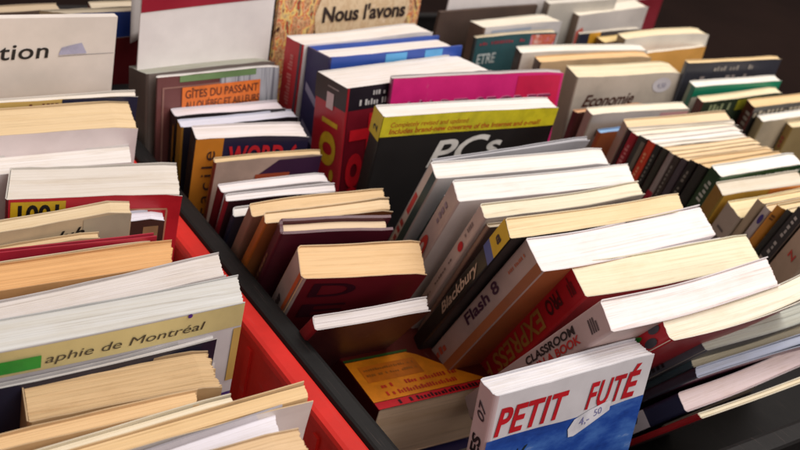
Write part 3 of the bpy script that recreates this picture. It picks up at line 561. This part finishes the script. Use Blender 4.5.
b = Book('B7', 'white-topped manual with a grey-pink spine and a red oval logo', W_, (176, 154, 150), (206, 198, 196), group=GB, taper=0.14, bow=-0.0020)
def oval(b, name, v, a, rv, ra, c, off=0.0006):
    pts = [(a+ra*math.cos(k*math.pi/10), v+rv*math.sin(k*math.pi/10)) for k in range(20)]
    V = [b.df((0, b.t/2-aa*b.t, b.h-vv*b.h)) + Vector((-off, 0, 0)) for aa, vv in pts]
    return mesh_obj(name, V, [list(range(20))], [ink_mat(c)], b.root)
oval(b, 'red_logo', 0.27, 0.5, 0.062, 0.30, (186, 52, 44)); oval(b, 'white_logo', 0.27, 0.5, 0.03, 0.13, (206, 180, 170), 0.0008); b.smarks('spine_print', 0.06, 0.15, 0.35, 0.6, (140, 120, 140), 4)
b = Book('B8', 'cream-topped manual with a wide pale spine and one red dot', CR, (182, 160, 154), (196, 182, 174), group=GB, taper=0.14, bow=-0.0020)
oval(b, 'red_dot', 0.155, 0.62, 0.018, 0.26, (196, 30, 40)); b.smarks('spine_print', 0.06, 0.12, 0.3, 0.55, (130, 110, 108), 6)
b.smarks('spine_print', 0.22, 0.60, 0.50, 0.62, (120, 100, 96), 26)
b = Book('B8b', 'thin brown-spined book pressed against the yellow-headed black manual', (220, 205, 180), (140, 110, 98), (120, 96, 86), group=GB, taper=0.14, bow=-0.0020)
b = Book('B9', 'tan-topped black manual with a yellow head and pale sideways title on its spine', (233, 212, 172), (24, 22, 24), (40, 36, 36), group=GB, taper=0.16, jit=1.2, bow=-0.0020)
b.srect('yellow_head', 0.0, 0.09, (206, 168, 34), 0.0, 1.0); b.srect('blue_band', 0.09, 0.125, (70, 82, 140), 0.0, 1.0); b.stext('lettering', 'a', 0.06, 0.66, 0.009, (60, 30, 30), bold=0.04)
b.stext('lettering', 'Blackbury', 0.40, 0.70, 0.0085, (188, 160, 140), shear=0.2, bold=0.02, width=0.058)
b = Book('B10', 'white-topped manual with Flash 8 on its grey-pink spine', (238, 232, 233), (170, 146, 140), (150, 84, 48), group=GB, taper=0.16, jit=1.0, bow=-0.0020)
b.srect('orange_stripe', 0.0, 0.999, (150, 86, 52), 0.72, 1.0); b.stext('lettering', 'Flash 8', 0.380, 0.45, 0.0086, (62, 24, 50), bold=0.025, width=0.048); b.smarks('spine_print', 0.03, 0.13, 0.27, 0.36, (190, 100, 70), 14); b.smarks('spine_print', 0.52, 0.68, 0.22, 0.46, (190, 84, 60), 7)
b = Book('B11', 'cream-topped red manual with gold EXPRESS lettering', (232, 226, 198), (176, 24, 38), (150, 22, 34), (150, 110, 100), group=GB, taper=0.16, bow=-0.0020)
b.stext('lettering', 'EXPRESS PA', 0.205, 0.27, 0.0155, (160, 112, 52), up=False, bold=0.02, width=0.098); b.stext('lettering', 'PRO', 0.095, 0.30, 0.0110, (70, 14, 22), up=False, bold=0.03, width=0.018); b.smarks('spine_print', 0.025, 0.065, 0.25, 0.75, (104, 16, 26), 4)
b = Book('B12', 'white-topped manual with black and red lettering on its dusty pink spine', (238, 230, 230), (176, 152, 150), (190, 166, 160), group=GB, taper=0.16, jit=1.0, bow=-0.0020)
b.stext('lettering', 'CLASSROOM', 0.520, 0.42, 0.0056, (44, 34, 36), bold=0.03, width=0.054); b.stext('lettering', 'IN A BOOK', 0.455, 0.76, 0.0056, (180, 44, 42), bold=0.03, width=0.046); b.smarks('spine_print', 0.055, 0.105, 0.30, 0.75, (80, 66, 68), 4)

# ================= slumped books at the front right
b = Book('D1', 'cream-paged book with dark apples and a green leaf on its red spine', (236, 230, 212), (178, 28, 40), (150, 30, 38), group=GD, taper=0.12, rnd=0.004, bow=-0.004)
for (v, a, rv, ra, c) in ((0.035, 0.30, 0.020, 0.17, (72, 70, 80)), (0.06, 0.72, 0.022, 0.18, (60, 58, 66)), (0.13, 0.72, 0.022, 0.17, (70, 66, 74)), (0.20, 0.30, 0.020, 0.16, (80, 30, 36)), (0.115, 0.36, 0.034, 0.13, (44, 126, 44))): oval(b, 'apple_print', v, a, rv, ra, c)
b = Book('D2', 'slate-spined book with rough grey page edges, slumped against the red apple book', (176, 180, 172), (100, 102, 112), (110, 112, 114), group=GD, taper=0.1, jit=2.4, rnd=0.004)
b.smarks('spine_print', 0.16, 0.34, 0.18, 0.42, (40, 40, 46), 8); b.smarks('spine_print', 0.18, 0.34, 0.54, 0.78, (40, 40, 46), 7)
b = Book('D3', 'thin teal-spined book with cream pages under the rough grey one', (230, 222, 196), (108, 136, 148), (110, 124, 140), group=GD, taper=0.1)
b = Book('D4', 'thin blue-grey book above the pinkish page block', (160, 168, 188), (60, 62, 76), (100, 44, 70), group=GD, taper=0.1)
b = Book('D5', 'dark navy book with a white bird label on its spine and pinkish pages', (234, 218, 219), (46, 50, 80), (40, 40, 56), group=GD, taper=0.0, rnd=0.003)
b.srect('white_label', 0.20, 0.46, (220, 220, 228), 0.05, 0.95); b.srect('white_label', 0.50, 0.66, (212, 212, 222), 0.05, 0.95)
bird = [(0.24, 0.30), (0.27, 0.42), (0.31, 0.36), (0.34, 0.20), (0.37, 0.42), (0.42, 0.60), (0.38, 0.66), (0.33, 0.84), (0.30, 0.64), (0.26, 0.56)]
mesh_obj('bird_print', [b.df((0, b.t/2-a*b.t, b.h-v*b.h)) + Vector((-0.0007, 0, 0)) for v, a in bird], [list(range(len(bird)))], [ink_mat((44, 44, 72))], b.root); b.srect('dark_bar', 0.515, 0.535, (50, 52, 74), 0.1, 0.9, off=0.0007)
b = Book('D6', 'thin red-spined book with cream pages, lowest of the slumped books', (232, 224, 200), (172, 34, 40), (70, 22, 26), group=GD)

# ================= right-hand row
b = Book('C0d', 'large white book with a brown spine and a red diagonal on its cover', (236, 230, 214), (122, 104, 90), (206, 200, 194), group=GT)
b.poly('red_diagonal', [(0.02, 0.10), (0.10, 0.08), (0.16, 0.16), (0.04, 0.75), (0.02, 0.75)], (206, 96, 82))
b = Book('C0a', 'thick cream-topped book with Economie in brown script on its grey-white cover', (240, 228, 196), (150, 134, 120), (186, 176, 162), group=GT)
b.text('lettering', 'Economie', 0.10, 0.145, 0.0125, (74, 36, 26), shear=0.4, width=0.076, bold=0.02); oval_pts = [(0.82+0.09*math.cos(k*math.pi/12), 0.062+0.038*math.sin(k*math.pi/12)) for k in range(24)]
b.poly('round_sticker', oval_pts, (200, 196, 200), off=0.0005); b.text('pen_mark', '4,50', 0.775, 0.076, 0.0055, (150, 146, 170), off=0.0008)
b = Book('C11a', 'small peach-topped book with a dark maroon spine beside the black beginner guide', (226, 180, 140), (70, 24, 26), (84, 40, 36), group=GCN)
b = Book('C11', 'grey-white book with a bright cream top, in front of the Economie book', (243, 236, 216), (150, 138, 124), (172, 162, 152), group=GCN, jit=0.7); b.marks('lettering', 0.10, 0.30, 0.08, 0.12, (110, 90, 76), 7); b.rect('pink_tint', 0.70, 0.999, 0.015, 0.07, (190, 140, 138))
b = Book('C11b', 'small orange-brown book with a pale blue top edge', (150, 190, 234), (150, 76, 30), (164, 84, 34), group=GCN)
cs = [('C1', 'book with a grey-beige spine and tan pages edged by a white strip', (232, 210, 172), (142, 126, 110), (238, 236, 232)),
 ('C2', 'very thin black-spined book, next to the grey-beige spine', (230, 222, 206), (34, 30, 28), (40, 34, 32)),
 ('C3', 'pocket book with a crimson spine and cream pages, second colour after the grey-beige spine', (240, 232, 212), (152, 28, 42), (140, 30, 40)),
 ('C4', 'pocket book with a charcoal and grey spine between the crimson and the orange-red ones', (238, 232, 222), (56, 52, 48), (60, 56, 52)),
 ('C5', 'pocket book with an orange-red spine and gold foot', (242, 238, 232), (190, 58, 34), (180, 60, 40)),
 ('C6', 'black pocket book directly in front of the orange-red spine', (238, 232, 220), (30, 28, 26), (30, 28, 28)),
 ('C7', 'pocket book with a dark olive-black spine, behind the one with the grey and red spine', (232, 208, 170), (44, 42, 34), (40, 36, 34)),
 ('C8', 'pocket book with a grey spine turning red towards the foot', (234, 212, 172), (136, 124, 120), (120, 100, 96)),
 ('C9', 'dark brown pocket book in front of the grey and red spine', (230, 204, 164), (46, 36, 32), (44, 36, 34)),
 ('C10', 'pocket book with a dusky purple-grey spine', (232, 206, 164), (66, 56, 62), (60, 50, 56)),
 ('C12', 'black pocket book between the purple-grey spine and another black one', (226, 196, 150), (24, 22, 22), (28, 26, 26)),
 ('C12b', 'black pocket book just behind the green one', (228, 198, 152), (30, 30, 28), (30, 28, 28))]
for k, lab, pg, sp, fr in cs:
    b = Book(k, lab, pg, sp, fr, group=GCN, jit=1.2)
    if k == 'C1': pass
    if k == 'C3': b.smarks('spine_print', 0.04, 0.2, 0.3, 0.7, (196, 120, 120), 8)
    if k == 'C4': b.srect('grey_panel', 0.02, 0.3, (112, 104, 92), 0.55, 0.95)
    if k == 'C5': b.srect('gold_foot', 0.26, 0.5, (164, 110, 34), 0.0, 1.0); b.smarks('spine_print', 0.06, 0.22, 0.35, 0.65, (226, 150, 110), 9)
    if k == 'C8': b.srect('red_foot', 0.20, 0.999, (160, 26, 46), 0.0, 1.0)
    if k in ('C6', 'C9', 'C12'): b.smarks('spine_print', 0.05, 0.3, 0.35, 0.62, (120, 112, 104), 12)
b = Book('C13', 'green pocket book with a line of white print along its top, white pages', (243, 242, 236), (34, 66, 40), (44, 82, 50), group=GCN, jit=0.6)
b.marks('lettering', 0.03, 0.97, 0.022, 0.042, (206, 214, 200), 26); b.smarks('spine_print', 0.05, 0.16, 0.35, 0.7, (190, 196, 186), 5); b.smarks('spine_print', 0.22, 0.30, 0.35, 0.7, (196, 150, 60), 4)
b = Book('C14', 'olive-spined pocket book with pinkish-green pages and a yellow-orange cover edge', (222, 214, 198), (140, 114, 50), (214, 168, 64), group=GCN); b.rect('orange_panel', 0.55, 0.999, 0.0, 0.06, (212, 128, 50))
b = Book('C15', 'grey-beige pocket book with cream pages, in front of the olive spine', (243, 228, 186), (156, 142, 130), (176, 160, 140), group=GCN, fan=0.08); b.smarks('spine_print', 0.10, 0.2, 0.3, 0.7, (100, 90, 86), 5)
es = [('E1', 'beige-spined pocket book leaning in the corner right of the cream-topped red manual', (238, 214, 168), (156, 138, 116), (170, 150, 126)),
 ('E2', 'pale grey pocket book with a small purple logo on its spine', (236, 214, 176), (172, 162, 160), (180, 168, 160)),
 ('E3', 'orange-spined pocket book leaning beside a black one', (238, 216, 172), (186, 122, 40), (176, 110, 40)),
 ('E4', 'black pocket book leaning in front of the orange spine', (240, 222, 184), (36, 34, 34), (38, 36, 36)),
 ('E5', 'pale grey pocket book with a black title panel on its spine, at the right edge', (238, 226, 196), (168, 156, 150), (60, 56, 56)),
 ('E6', 'wide beige book with a small red mark on its spine, cut by the right edge', (234, 220, 190), (162, 140, 122), (170, 150, 130))]
for k, lab, pg, sp, fr in es:
    b = Book(k, lab, pg, sp, fr, group=GCN)
    if k == 'E2': oval(b, 'purple_logo', 0.05, 0.6, 0.022, 0.26, (56, 40, 120)); b.smarks('spine_print', 0.13, 0.3, 0.35, 0.6, (130, 120, 120), 9)
    if k == 'E3': b.smarks('spine_print', 0.04, 0.08, 0.3, 0.7, (110, 60, 20), 3)
    if k == 'E5': b.srect('black_panel', 0.0, 0.22, (34, 32, 34), 0.0, 1.0); b.smarks('spine_print', 0.03, 0.2, 0.35, 0.62, (176, 170, 166), 9, off=0.0007); b.smarks('spine_print', 0.30, 0.34, 0.3, 0.7, (70, 66, 66), 2)
    if k == 'E6': b.stext('lettering', 'Z', 0.15, 0.60, 0.007, (186, 60, 50), bold=0.03)

# ================= far right row
b = Book('K1', 'dark blue-black book with faint pale lettering and tan pages, in the far right row', (233, 208, 160), (70, 74, 82), (48, 50, 60), group=GK, bow=-0.002)
b.marks('lettering', 0.24, 0.70, 0.022, 0.045, (150, 144, 136), 14); b.marks('lettering', 0.10, 0.74, 0.070, 0.112, (150, 140, 136), 10)
b = Book('K2', 'white-topped book with a bright green cover band', (242, 240, 232), (120, 130, 110), (222, 214, 196), group=GK); b.rect('green_band', 0.0, 0.999, 0.0, 0.055, (24, 128, 96)); b.srect('green_band', 0.0, 0.6, (40, 116, 96), 0.55, 1.0)
b = Book('K3', 'cream-topped book with a dark green and yellow cover and a maroon spine', (238, 226, 192), (84, 32, 30), (44, 56, 40), group=GK); b.rect('yellow_panel', 0.42, 0.72, 0.01, 0.07, (150, 146, 40)); b.marks('lettering', 0.10, 0.36, 0.02, 0.06, (150, 160, 120), 6)
b = Book('K4', 'tan-topped book with a black and white printed cover, by the dark table edge', (230, 202, 154), (78, 34, 32), (42, 40, 38), group=GK); b.marks('lettering', 0.04, 0.9, 0.025, 0.06, (190, 180, 160), 13); b.smarks('spine_print', 0.04, 0.3, 0.3, 0.9, (150, 140, 130), 9)
b = Book('K5', 'white-topped book with a cream spine, in front of the black and white cover', (243, 240, 232), (176, 160, 124), (190, 176, 150), group=GK)
b = Book('K6', 'olive-spined book with pale pages at the right edge, in front of the cream spine', (236, 222, 186), (138, 112, 60), (150, 130, 90), group=GK); b.smarks('spine_print', 0.05, 0.15, 0.3, 0.7, (150, 60, 50), 4)

# ================= back rows
b = Book('T2', 'white book with a brown-grey spine, behind the teal book', (236, 230, 214), (112, 90, 78), (204, 202, 202), group=GT); b.rect('blue_tint', 0.10, 0.60, 0.02, 0.12, (160, 170, 184))
b = Book('T3', 'teal book with white lettering and a pink and orange picture', (226, 214, 188), (60, 70, 74), (50, 92, 98), group=GT)
b.rect('picture_panel', 0.68, 0.985, 0.01, 0.14, None, mat=collage_mat([(150, 40, 70), (214, 150, 170), (204, 90, 50), (230, 190, 180), (150, 60, 90)], 60)); b.text('lettering', 'ETRE', 0.06, 0.150, 0.0115, (196, 206, 204), bold=0.02, width=0.030); b.marks('lettering', 0.06, 0.62, 0.028, 0.045, (160, 60, 74), 16)
b = Book('T4', 'white-topped book lying just above the tan pages, with a dark lower corner', (243, 240, 230), (80, 62, 54), (216, 208, 196), group=GT, bow=0.003)
b = Book('T5', 'tan-topped book behind the thick Economie book', (236, 200, 150), (84, 66, 58), (196, 168, 130), group=GT)
b = Book('C0e', 'small white-topped book with a navy and yellow cover', (240, 234, 220), (60, 60, 66), (44, 46, 64), group=GT); b.rect('yellow_panel', 0.16, 0.34, 0.0, 0.5, (206, 150, 40))
b = Book('C0f', 'tan-topped book with a brown cover, beside the navy and yellow one', (238, 214, 156), (120, 90, 72), (128, 96, 78), group=GT)
b = Book('C0g', 'cream book with swollen curved pages in the back row', (243, 230, 196), (130, 112, 94), (226, 220, 206), group=GT, bow=0.005, fan=0.25, jit=1.4)
b = Book('C0h', 'white-topped book with an orange cover edge, under the swollen cream one', (242, 236, 222), (150, 120, 80), (224, 166, 84), group=GT)
b = Book('BK1', 'cream-topped book with a brown cover, far left in the back row', (206, 188, 160), (120, 96, 78), (110, 90, 76), group=GT)
b = Book('BK2', 'upright blue book with a yellow mark, in the back row', (190, 180, 160), (150, 130, 100), (34, 62, 140), group=GT); b.poly('yellow_mark', [(0.08, 0.06), (0.11, 0.04), (0.13, 0.07), (0.10, 0.09)], (210, 180, 50))
b = Book('BK3', 'book with a green and orange striped cover, in the back row', (226, 214, 190), (120, 60, 46), (40, 110, 84), group=GT); b.rect('orange_band', 0.0, 0.999, 0.0, 0.045, (206, 120, 70)); b.rect('white_band', 0.0, 0.999, 0.075, 0.11, (214, 206, 190))
b = Book('BK4', 'dark red book with a cream top between the two white cards', (226, 208, 166), (70, 20, 24), (96, 22, 28), group=GT)
b = Book('BK5', 'plain grey-white book in the back row beside the white price card', (214, 210, 200), (120, 108, 96), (190, 186, 176), group=GT)
b = Book('BK6', 'deep red book at the end of the back row', (220, 208, 196), (96, 26, 34), (130, 34, 46), group=GT)

# ================= lying book and the travel guide
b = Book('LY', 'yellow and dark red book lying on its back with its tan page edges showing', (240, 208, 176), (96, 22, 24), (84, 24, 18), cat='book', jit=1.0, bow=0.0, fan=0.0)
b.poly('yellow_panel', [(0.0, 0.56), (0.0, 0.935), (0.86, 0.935), (0.70, 0.80), (0.52, 0.60), (0.46, 0.56)], (232, 138, 22), mat=ink_mat((232, 138, 22))); b.rect('red_edge', 0.0, 0.999, 0.94, 0.999, (206, 26, 38), mat=ink_mat((206, 28, 40))); b.rect('green_line', 0.0, 0.48, 0.535, 0.555, (50, 86, 34), mat=ink_mat((50, 86, 34)))  # yellow stops at a painted shadow edge; darker cover beyond carries the shade
b.rect('amber_panel', 0.06, 0.48, 0.62, 0.77, (206, 112, 20), off=0.0006, mat=ink_mat((206, 112, 20)))
b.marks('lettering', 0.12, 0.70, 0.800, 0.835, (196, 50, 28), 26, off=0.0007); b.marks('lettering', 0.10, 0.66, 0.868, 0.905, (196, 50, 28), 26, off=0.0007); b.marks('lettering', 0.16, 0.80, 0.952, 0.988, (50, 12, 18), 24)
b.marks('lettering', 0.08, 0.46, 0.65, 0.67, (160, 96, 30), 22, off=0.0009); b.marks('lettering', 0.08, 0.46, 0.70, 0.72, (160, 96, 30), 22, off=0.0009)
b = Book('LX', 'dark blue-violet book lying flat under the yellow and dark red one', (190, 176, 160), (50, 44, 80), (56, 50, 96), bow=0.0, fan=0.0)
b = Book('P', 'white and blue travel guide with red Petit Futé title and a white price sticker', (226, 226, 232), (196, 178, 180), (206, 204, 208), group=None, jit=1.3, rnd=0.003, gloss=0.34, wear=0.3)
# sea-and-sky photograph on the lower cover, its upper edge rising to the right
mblue = bpy.data.materials.new('sea_photo'); nt, N, L, B = nodes(mblue)
pa = noise(nt, coords(nt, (26, 26, 60)), 1.0, 5, 0.6)
L.new(ramp(nt, pa, [(0.30, lin((24, 44, 110))), (0.48, lin((38, 74, 156))), (0.66, lin((70, 112, 184))), (0.78, lin((150, 170, 205)))]), B.inputs['Base Color']); B.inputs['Roughness'].default_value = 0.24
top = [(0.0, 0.150), (0.12, 0.148), (0.3, 0.150), (0.45, 0.156), (0.6, 0.158), (0.75, 0.156), (0.88, 0.150), (0.999, 0.148)]
V, F = [], []
for u, v in top:
    for vv in (v, 0.999): V.append(b.df((u*b.w, -b.t/2, b.h-vv*b.h)) + Vector((0, -0.0003, 0)))
F = [[2*i, 2*i+1, 2*i+3, 2*i+2] for i in range(len(top)-1)]
mesh_obj('sea_picture', V, F, [mblue], b.root)
b.text('lettering', 'PETIT', 0.035, 0.136, 0.0185, (190, 24, 36), bold=0.025, width=0.055, sp=1.06, shear=0.14, off=0.0006)
b.text('lettering', 'FUT', 0.590, 0.136, 0.0185, (190, 24, 36), bold=0.02, sp=1.12, width=0.0325, shear=0.14, off=0.0006); b.text('lettering', 'É', 0.835, 0.136, 0.0185, (190, 24, 36), bold=0.03, width=0.0125, shear=0.14, off=0.0006)
b.poly('price_sticker', [(0.50, 0.190), (0.53, 0.160), (0.62, 0.142), (0.74, 0.128), (0.76, 0.132), (0.765, 0.165), (0.62, 0.205), (0.55, 0.222), (0.515, 0.220)], (222, 222, 230), off=0.0010, mat=ink_mat((222, 222, 230), 0.6))
b.text('pen_mark', '4,-', 0.57, 0.190, 0.006, (130, 130, 180), off=0.0013, rot=0.15); b.text('pen_mark', '50', 0.66, 0.170, 0.005, (130, 130, 180), off=0.0013, rot=0.15)
fr = []
for k in range(9):                                                   # drooping palm fronds
    a = math.pi*(1.08-0.145*k) if k < 9 else 0; L_ = 0.062+0.014*((k*7) % 3)
    for da, rr, dr in ((-0.16, 0.25, 0.0), (-0.05, 0.75, 0.004), (0.0, 1.0, 0.016), (0.05, 0.70, 0.008)):
        fr.append((0.20+rr*L_*1.45*math.cos(a-da), 0.250-rr*L_*0.85*math.sin(a-da)+dr))
fr += [(0.215, 0.262), (0.222, 0.40), (0.205, 0.40), (0.200, 0.262)]
b.poly('palm_picture', fr, (24, 38, 46), off=0.0006)
b.stext('lettering', 'SEYCHELLES', 0.520, 0.72, 0.0085, (44, 36, 42), bold=0.03, width=0.075); b.stext('lettering', '07', 0.105, 0.68, 0.0075, (70, 60, 66), bold=0.01, shear=0.2)

# ================= cards, signs, dividers
def card(name, label, P, yaw, lean, w, h, t, mat, cat='divider card'):
    root = bpy.data.objects.new(name, None); COL.objects.link(root); root.rotation_euler = (lean, 0, yaw); root.location = P; root.empty_display_size = 0.02
    tag(root, label, cat)
    n = 10; V, F = [], []
    for i in range(n+1):
        x = w*i/n; bw = 0.0012*math.sin(math.pi*i/n)
        for (yy, zz) in ((-t/2, 0), (-t/2, h), (t/2, h), (t/2, 0)): V.append((x, yy+bw, zz))
    for i in range(n):
        a = 4*i
        for k in range(4): F.append([a+k, a+(k+1) % 4, a+4+(k+1) % 4, a+4+k])
    F.append([0, 3, 2, 1]); F.append([4*n, 4*n+1, 4*n+2, 4*n+3])
    F = [f[::-1] for f in F]
    mesh_obj('card_sheet', V, F, [mat], root)
    return root
def card_text(root, name, txt, x, z, size, c, w, t, shear=0.0, sx=1.0, bold=0.0, rot=0.0, sp=1.0, width=None):
    V, F = glyphs(txt, size, bold, shear, sx, sp, width); ca, sa = math.cos(rot), math.sin(rot)
    V = [(x+a*ca-b_*sa, -t/2-0.0005 + 0.0012*math.sin(math.pi*max(0, min(1, (x+a)/w))), z+a*sa+b_*ca) for a, b_ in V]
    return mesh_obj(name, V, F, [ink_mat(c)], root)
wc = cover_mat((224, 217, 209), 0.6, 0.15); wc2 = cover_mat((228, 224, 222), 0.55, 0.1)
# lettered white divider at the back of the red crate
def cx(x, w): return 0.0012*math.sin(math.pi*max(0, min(1, x/w)))
w = 0.249; c = card('divider_card', 'white divider card with handwritten letters ition and a bluish sticker', (0.062, 0.7475, 0.0), math.radians(2.5), 0.0, w, 0.2605, 0.007, wc)
card_text(c, 'handwriting', 'ition', 0.154, 0.2276, 0.0125, (26, 24, 26), w, 0.007, shear=0.1, bold=0.012, rot=0.02, sp=1.05, width=0.042)
V = [(0.2037, 0.2303), (0.2260, 0.2310), (0.2214, 0.2398), (0.2150, 0.2385), (0.2057, 0.2362)]
mesh_obj('blue_sticker', [(x, -0.0041+cx(x, w), z) for x, z in V], [[0, 1, 2, 3, 4]], [ink_mat((186, 186, 214), 0.6)], c)
mesh_obj('paper_seam', [(x, -0.0039+cx(x, w), z) for x, z in ((0.2037, 0.2293), (0.2260, 0.2302), (0.2480, 0.2306), (0.2480, 0.2302), (0.2260, 0.2297), (0.2037, 0.2288))], [[0, 1, 2, 3, 4, 5]], [ink_mat((150, 146, 150), 0.6)], c)
# tall white card with a red head
w = 0.137; c = card('divider_card', 'tall white card with a red printed head, standing behind the orange-labelled guide', (0.3507, 0.7825, 0.0), math.radians(7.2), math.radians(-4), w, 0.335, 0.0012, wc2)
V, F = [], []
for i in range(9):
    x = 0.0002+(w-0.0004)*i/8; V += [(x, -0.0012+cx(x, w), 0.2470+0.0075*i/8), (x, -0.0012+cx(x, w), 0.3348)]
for i in range(8): F.append([2*i, 2*i+2, 2*i+3, 2*i+1])
mesh_obj('red_head', V, F, [cover_mat((150, 20, 44), 0.4, 0.1)], c)
# coloured sign
w = 0.190; c = card('paper_sign', 'colourful patterned sign reading Nous l\'avons, above the white-topped books', (0.496, 0.8138, 0.0), math.radians(9), math.radians(-3), w, 0.30, 0.004,
    collage_mat([(40, 20, 20), (120, 70, 46), (216, 186, 130), (150, 60, 40), (226, 200, 150), (200, 46, 36), (236, 210, 120), (206, 178, 130), (90, 40, 30), (200, 80, 40), (50, 30, 50)], 95), cat='sign')
pm = collage_mat([(196, 168, 128), (224, 204, 170), (206, 180, 142), (230, 212, 184)], 120)
V = [(0.050, 0.212), (0.090, 0.2095), (0.132, 0.211), (0.170, 0.214), (0.174, 0.232), (0.170, 0.246), (0.120, 0.249), (0.052, 0.247), (0.046, 0.230)]
mesh_obj('pale_panel', [(x, -0.0026+cx(x, w), z) for x, z in V], [list(range(len(V)))], [pm], c)
card_text(c, 'lettering', 'Nous l\'avons', 0.0560, 0.2236, 0.0150, (44, 32, 32), w, 0.0060, bold=0.03, width=0.112)
# brown cardboard divider with a white price card behind it
w = 0.17; c = card('cardboard_divider', 'dark brown cardboard divider in the back row, under the blank white price card', (0.738, 0.888, 0.0), math.radians(8), 0.0, w, 0.2125, 0.004, cover_mat((84, 66, 56), 0.8, 0.3))
w = 0.178; c = card('price_card', 'blank white price card standing behind the brown cardboard divider', (0.757, 0.899, 0.0), math.radians(7), 0.0, w, 0.30, 0.0015, wc2, cat='card')
# curled white sheet in the back row
V, F = [], []
for i in range(9):
    for j in range(7):
        u, v = i/8, j/6
        V.append((u*0.05, 0.012*math.sin(u*2.2)+0.006*v, 0.19 + 0.052*v + 0.018*u*u*(1-v)))
for i in range(8):
    for j in range(6):
        a = i*7+j; F.append([a, a+7, a+8, a+1])
o = mesh_obj('paper_sheet', V, F, [wc2], smooth=True); o.location = (0.372, 0.868, 0.0); o.rotation_euler = (0, 0, math.radians(8))
md = o.modifiers.new('thickness', 'SOLIDIFY'); md.thickness = 0.0006
tag(o, 'curled white sheet sticking up between the two white divider cards', 'paper')
